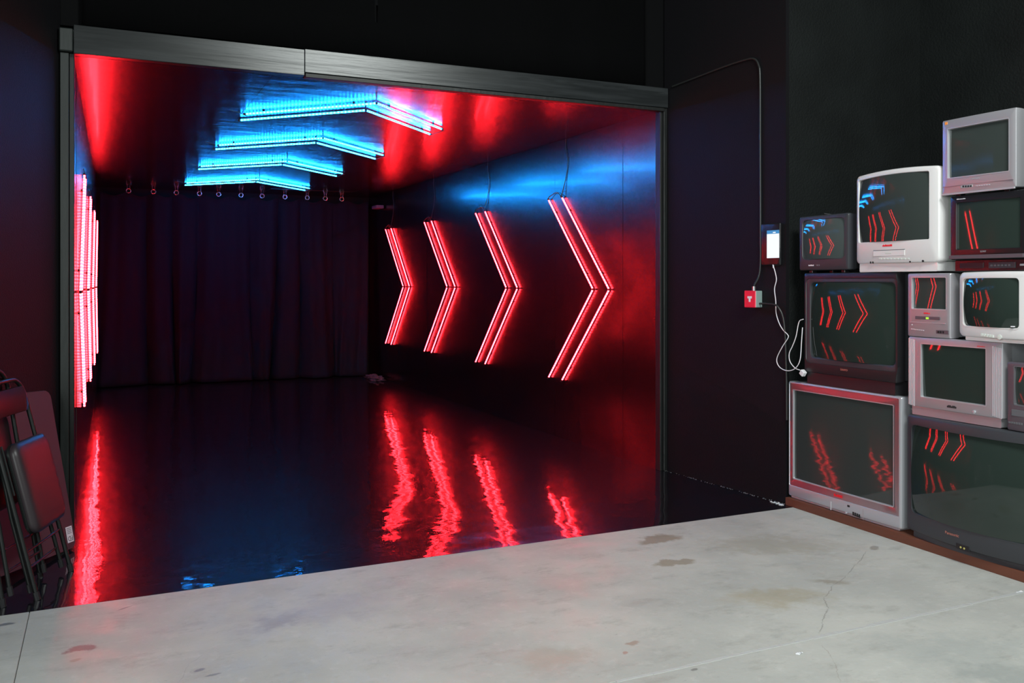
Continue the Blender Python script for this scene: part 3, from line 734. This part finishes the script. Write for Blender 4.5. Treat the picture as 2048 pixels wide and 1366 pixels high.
obj('title_bar', box((so-sw, zt_-.0235, .0125), (so+sw, zt_, .0135), 0, RM), M_SCRB, ph, 'blue bar at the top of the screen')
obj('title_mark', box((so, zt_-.019, .0136), (so+sw*.45, zt_-.012, .014), 0, RM), M_SCRW, ph)
for q in range(0): obj('page_line', box((so-sw*.9, zt_-.06-q*.045, .0136), (so+sw*.8, zt_-.0605-q*.045-.001, .0138), 0, RM), emis('pale_line', (.6, .7, .8), .8), ph)
# power box
c = onw(1514, 598, .0); pb = empty('power_box', c); tag(pb, 'square wall power box with a steel socket plate coloured by painted-in red reflection and grey sides', 'power box')
hw, hh = .052, .058
obj('box_body', box((-hw, -hh, .001), (hw, hh, .062), .004, RM), M_CLEAR, pb)
obj('cover_plate', box((-hw*1.02, -hh*1.02, .0625), (hw*1.02, hh*1.02, .070), .004, RM), M_PLATE_REFL, pb, 'steel cover plate with the red reflection painted in')
bm = bmesh.new(); add_box(bm, (-.020, .004, .0702), (.020, .020, .0735), .001, RM); add_box(bm, (-.008, -.020, .0702), (.008, .006, .0735), .001, RM)
obj('socket', bm, M_PAPER, pb, 'small white T-shaped socket')
obj('fitting', tube([Vector((0, 0, hh))+wn*.03, Vector((0, 0, hh+.03))+wn*.03], .013, 12), M_STEEL, pb, 'pale cable fitting')
c0 = pb.location
# cables
def cab(name, label, pts, r, m): return tag(obj(name, tube(smooth_path(pts, 6), r, 8), m, sm=80), label, 'cable')
pts = [onw(1345, 173, .010), onw(1400, 152, .010), onw(1450, 133, .010), onw(1490, 120, .010), onw(1508, 118, .010), onw(1517, 130, .010), onw(1520, 160, .010), onw(1520.5, 300, .010), onw(1521, 450, .010), onw(1520, 540, .012), c0+wn*.03+Vector((0, 0, .088))]
cab('power_cable', 'black cable running along and down the wall to the power box', pts, .0075, M_CABLEB)
XC = 4.165
def onx(px, py, x=XC): return onp(px, py, (x, 0, 0), (1, 0, 0))
pts = [c0+wd*.054+wn*.03+Vector((0, 0, -.03)), onw(1548, 609, .035), onw(1558, 617, .03), onw(1566, 634, .02), onw(1570, 665, .015), onw(1572, 720, .012), onw(1573, 760, .012), onw(1573.5, 840, .012)]
cab('flex_cable', 'black flex curving from the power box down the wall corner', pts, .007, M_CABLEB)
pts = [onw(*p, .018) for p in [(1547, 533), (1550.7, 546), (1552.8, 560), (1549, 578), (1551.5, 602), (1552.3, 626), (1558.6, 647), (1567, 661)]] + \
      [onx(*p) for p in [(1575, 669), (1576, 676), (1564.5, 694), (1553.5, 718), (1559, 734), (1574.4, 741.5), (1590, 737), (1600, 720), (1603, 684), (1605, 655)]]
cab('charging_cable', 'white charging cable looping down from the wall phone', pts, .0032, M_CABLEW)
obj('plug', tube([onw(1546.5, 529, .020), onw(1547, 536, .020)], .005, 8), M_CABLEW, None).parent = None
bpy.data.objects['plug'].name = 'cable_plug'; tag(bpy.data.objects['cable_plug'], 'small white plug in the bottom of the wall phone', 'plug')
pts = [onx(*p, 4.172) for p in [(1606.5, 638.5), (1598, 644), (1592, 673), (1585, 692), (1578.5, 707), (1580, 723), (1590, 736), (1600.5, 740.5)]]
cab('second_white_cable', 'white cable hanging from beside the black television to a white plug', pts, .0032, M_CABLEW)
p = onx(1606, 746, 4.172)
bm = bmesh.new(); add_box(bm, (-.015, -.018, -.018), (.015, .018, .018), .004, Matrix.Translation(p) @ Matrix.Rotation(R(35), 4, 'X'))
tag(obj('white_adapter', bm, M_CABLEW), 'white plug adapter hanging at the lower left of the black television', 'adapter')

# ------------------------------------------------------------------ folded chairs and table by the left wall
def frame_axes(base, yaw, lean, roll=0.0):
    A = Vector((math.sin(yaw), math.cos(yaw), 0)); n = Vector((math.cos(yaw), -math.sin(yaw), 0))
    B = Vector((0, 0, math.cos(lean))) - n*math.sin(lean); N = n*math.cos(lean)+Vector((0, 0, math.sin(lean)))
    if roll:
        A, B = A*math.cos(roll)-B*math.sin(roll)*-1, B*math.cos(roll)-A*math.sin(roll)*-1
        A = A.normalized(); B = (B-A*B.dot(A)).normalized()
    return Matrix(((A.x, B.x, N.x, 0), (A.y, B.y, N.y, 0), (A.z, B.z, N.z, 0), (0, 0, 0, 1)))
def folding_chair(label, base, yaw, lean, roll=0.0, flip=1, sb=0.0):
    root = empty('folding_chair', base); tag(root, label, 'chair', 'folded chairs leaning by the left wall')
    F = frame_axes(base, yaw, lean) @ Matrix.Rotation(R(roll), 4, 'Z')
    W = .42; V = lambda a, b, c: (F @ Vector((a, b, c*flip)))
    rt = .011
    def arch(w0, w1, top, rad, cz):
        pts = [(w0, .012, cz), (w0, .3, cz), (w0, .6, cz), (w0, top-rad, cz)]
        for k in range(1, 7): a = math.pi-k*math.pi/12; pts.append((w0+rad+rad*math.cos(a), top-rad+rad*math.sin(a), cz))
        for k in range(0, 7): a = math.pi/2-k*math.pi/12; pts.append((w1-rad+rad*math.cos(a), top-rad+rad*math.sin(a), cz))
        pts += [(w1, .6, cz), (w1, .3, cz), (w1, .012, cz)]
        return pts
    fr = obj('frame', tube([V(*p) for p in arch(0, W, 1.032, .10, 0)], rt, 10), M_TUBEM, root, sm=80)
    for a in (0, W): obj('rubber_foot', tube([V(a, -.003, 0), V(a, .035, 0)], .0145, 10), M_BLACKP, fr)
    rear = [(.022, .055, -.03), (.022, .40, -.03), (.022, .66, -.014)]; rear2 = [(W-a, b, c) for a, b, c in rear]
    for q in (rear, rear2):
        l = obj('leg', tube([V(*p) for p in q], .010, 10), M_TUBEM, root, sm=80)
        obj('rubber_foot', tube([V(q[0][0], .035, -.031), V(q[0][0], .075, -.030)], .0135, 10), M_BLACKP, l)
    obj('crossbar', tube([V(0, .225, .0), V(W, .225, .0)], .006, 8), M_TUBEM, root)
    obj('crossbar', tube([V(.02, .14, -.03), V(W-.02, .14, -.03)], .006, 8), M_TUBEM, root)
    obj('side_link', tube([V(.010, .5, .014), V(.010, .74, .014)], .005, 6), M_TUBEM, root)
    # backrest: curved padded panel
    bm = bmesh.new(); n = 12; g = []
    for j, (b, c0_) in enumerate([(.862, -.004), (.865, .010), (.90, .018), (.955, .018), (.990, .010), (.993, -.004)]):
        g.append([bm.verts.new(V(.020+(W-.04)*i/n, b, c0_-.018*math.sin(math.pi*i/n))) for i in range(n+1)])
    for j in range(len(g)-1):
        for i in range(n): bm.faces.new((g[j][i], g[j][i+1], g[j+1][i+1], g[j+1][i]))
    bmesh.ops.solidify(bm, geom=list(bm.faces), thickness=.006)
    obj('backrest', bm, M_VINYL, root, sm=60)
    # seat pan and pad
    def rrect(a0, b0, a1, b1, r, c): 
        pts = []
        for (cx, cy, s) in ((a1-r, b1-r, 0), (a0+r, b1-r, 1), (a0+r, b0+r, 2), (a1-r, b0+r, 3)):
            for k in range(6): t = (s+k/5)*math.pi/2; pts.append(V(cx+r*math.cos(t), cy+sb+r*math.sin(t), c))
        return pts
    def stack(layers, m, nm):
        bm = bmesh.new(); loft(bm, [rrect(*l) for l in layers], True, True); return obj(nm, bm, m, root, sm=50)
    stack([(.025, .30, .395, .725, .05, .016), (.018, .293, .402, .732, .055, .022), (.018, .293, .402, .732, .055, .034)], M_TUBEM, 'seat_pan')
    stack([(.020, .295, .400, .730, .055, .0345), (.017, .292, .403, .733, .055, .045), (.020, .295, .400, .730, .055, .060), (.040, .315, .380, .710, .05, .072), (.075, .35, .345, .675, .04, .077)], M_VINYL, 'seat_pad')
    return root, F
ch1, F1 = folding_chair('front folded chair with padded black seat, nearest of the chairs leaning left of the opening', (-.277, 4.739, .003), R(18), R(14), 0)
ch2, F2 = folding_chair('second folded chair behind the front one, its backrest showing higher against the left wall', (-.415, 4.70, .003), R(18), R(10.5), -2, -1, .10)
ch2.scale = (1, 1, 1.05)
# care stickers on the seat of the second chair (its seat back faces out between the bars)
for (a0, a1, b0, b1, top) in ((.095, .168, .745, .809, False), (.195, .252, .745, .795, True)):
    st = obj('sticker', box((a0, b0, -.0150), (a1, b1, -.0140), 0, F2), M_PAPER, ch2, 'white printed sticker')
    if top: obj('sticker_band', box((a0, b1-.018, -.0139), (a1, b1, -.0135), 0, F2), M_ORANGE, st, 'orange band')
    for q in range(3): obj('print_line', box((a0+.008, b0+.012+q*.010, -.0139), (a1-.008, b0+.014+q*.010, -.0137), 0, F2), M_GREYINK, st)
# folded table on edge
FT = frame_axes(None, R(30), R(12.5), 0.0) @ Matrix.Rotation(R(-3.5), 4, 'Z')
tb = empty('folded_table', (-.150, 5.530, .010)); tag(tb, 'maroon folding table leaning on its edge behind the chairs, against the post', 'table')
def rr2(a0, b0, a1, b1, r, c):
    pts = []
    for (cx, cy, s) in ((a1-r, b1-r, 0), (a0+r, b1-r, 1), (a0+r, b0+r, 2), (a1-r, b0+r, 3)):
        for k in range(6): t = (s+k/5)*math.pi/2; pts.append(FT @ Vector((cx+r*math.cos(t), cy+r*math.sin(t), c)))
    return pts
bm = bmesh.new(); loft(bm, [rr2(-1.0, .004, .036, .894, .045, -.028), rr2(-1.004, 0, .040, .898, .05, -.022), rr2(-1.004, 0, .040, .898, .05, -.006), rr2(-1.0, .004, .036, .894, .045, 0)], True, True)
obj('tabletop', bm, M_TABLE, tb)
st = obj('sticker', box((-.035, .038, .0006), (.022, .125, .0014), 0, FT), M_PAPER, tb, 'white sticker printed FD, upside down')
text_mesh('letters', 'FD', .038, FT @ Matrix.Translation((-.006, .060, .0016)) @ Matrix.Rotation(math.pi, 4, 'Z'), M_INK, st, .0003)
for q in range(4): obj('print_line', box((-.028, .086+q*.009, .0015), (.014, .0905+q*.009, .0019), 0, FT), M_GREYINK, st)

# ------------------------------------------------------------------ plaster crumbs and chips
def chips(name, label, pts, sz, m, seed):
    rnd = random.Random(seed); bm = bmesh.new()
    for (x, y) in pts:
        s = sz*rnd.uniform(.5, 1.3); t = bmesh.new(); bmesh.ops.create_icosphere(t, subdivisions=1, radius=1)
        for v in t.verts: v.co = Vector((v.co.x*s*rnd.uniform(.6, 1.2), v.co.y*s*rnd.uniform(.6, 1.2), max(0, v.co.z)*s*.6+.0008)) + Vector((x, y, 0))
        merge(bm, t)
    o = obj(name, bm, m, sm=30); tag(o, label, 'debris'); o['kind'] = 'stuff'; return o
rnd = random.Random(5)
line = []
for i in range(90):
    t = rnd.random()**1.2; p = Vector((*rw[0], 0)).lerp(Vector((*rw[1], 0)), 1-t); q = p+wn*rnd.uniform(.004, .022); line.append((q.x, q.y))
M_DUST = mat('grey_dust', (0.16, 0.16, 0.17), .9)
chips('plaster_dust', 'pale flakes of plaster scattered along the foot of the right wall', line, .0045, M_DUST, 1)
cc = Vector((*rw[1], 0))+wn*.03
chips('plaster_crumbs', 'small heap of white plaster crumbs at the wall corner by the silver television', [(cc.x+rnd.uniform(-.03, .0), cc.y+rnd.uniform(-.02, .10)) for _ in range(24)], .009, M_CRUMB, 2)
w1 = atz(1600, 1307); w2 = atz(2040, 1184); w3 = atz(1572, 1298)
chips('paint_fleck', 'white fleck on the concrete joint in the right foreground', [(w1.x+dx, w1.y+dy) for dx, dy in ((0, 0), (.012, .002), (-.012, -.002))], .011, M_CRUMB, 3)
chips('paint_fleck', 'white fleck on the concrete joint at the right edge under the televisions', [(w2.x+dx, w2.y) for dx in (-.02, -.01, 0, .01)], .009, M_CRUMB, 4)
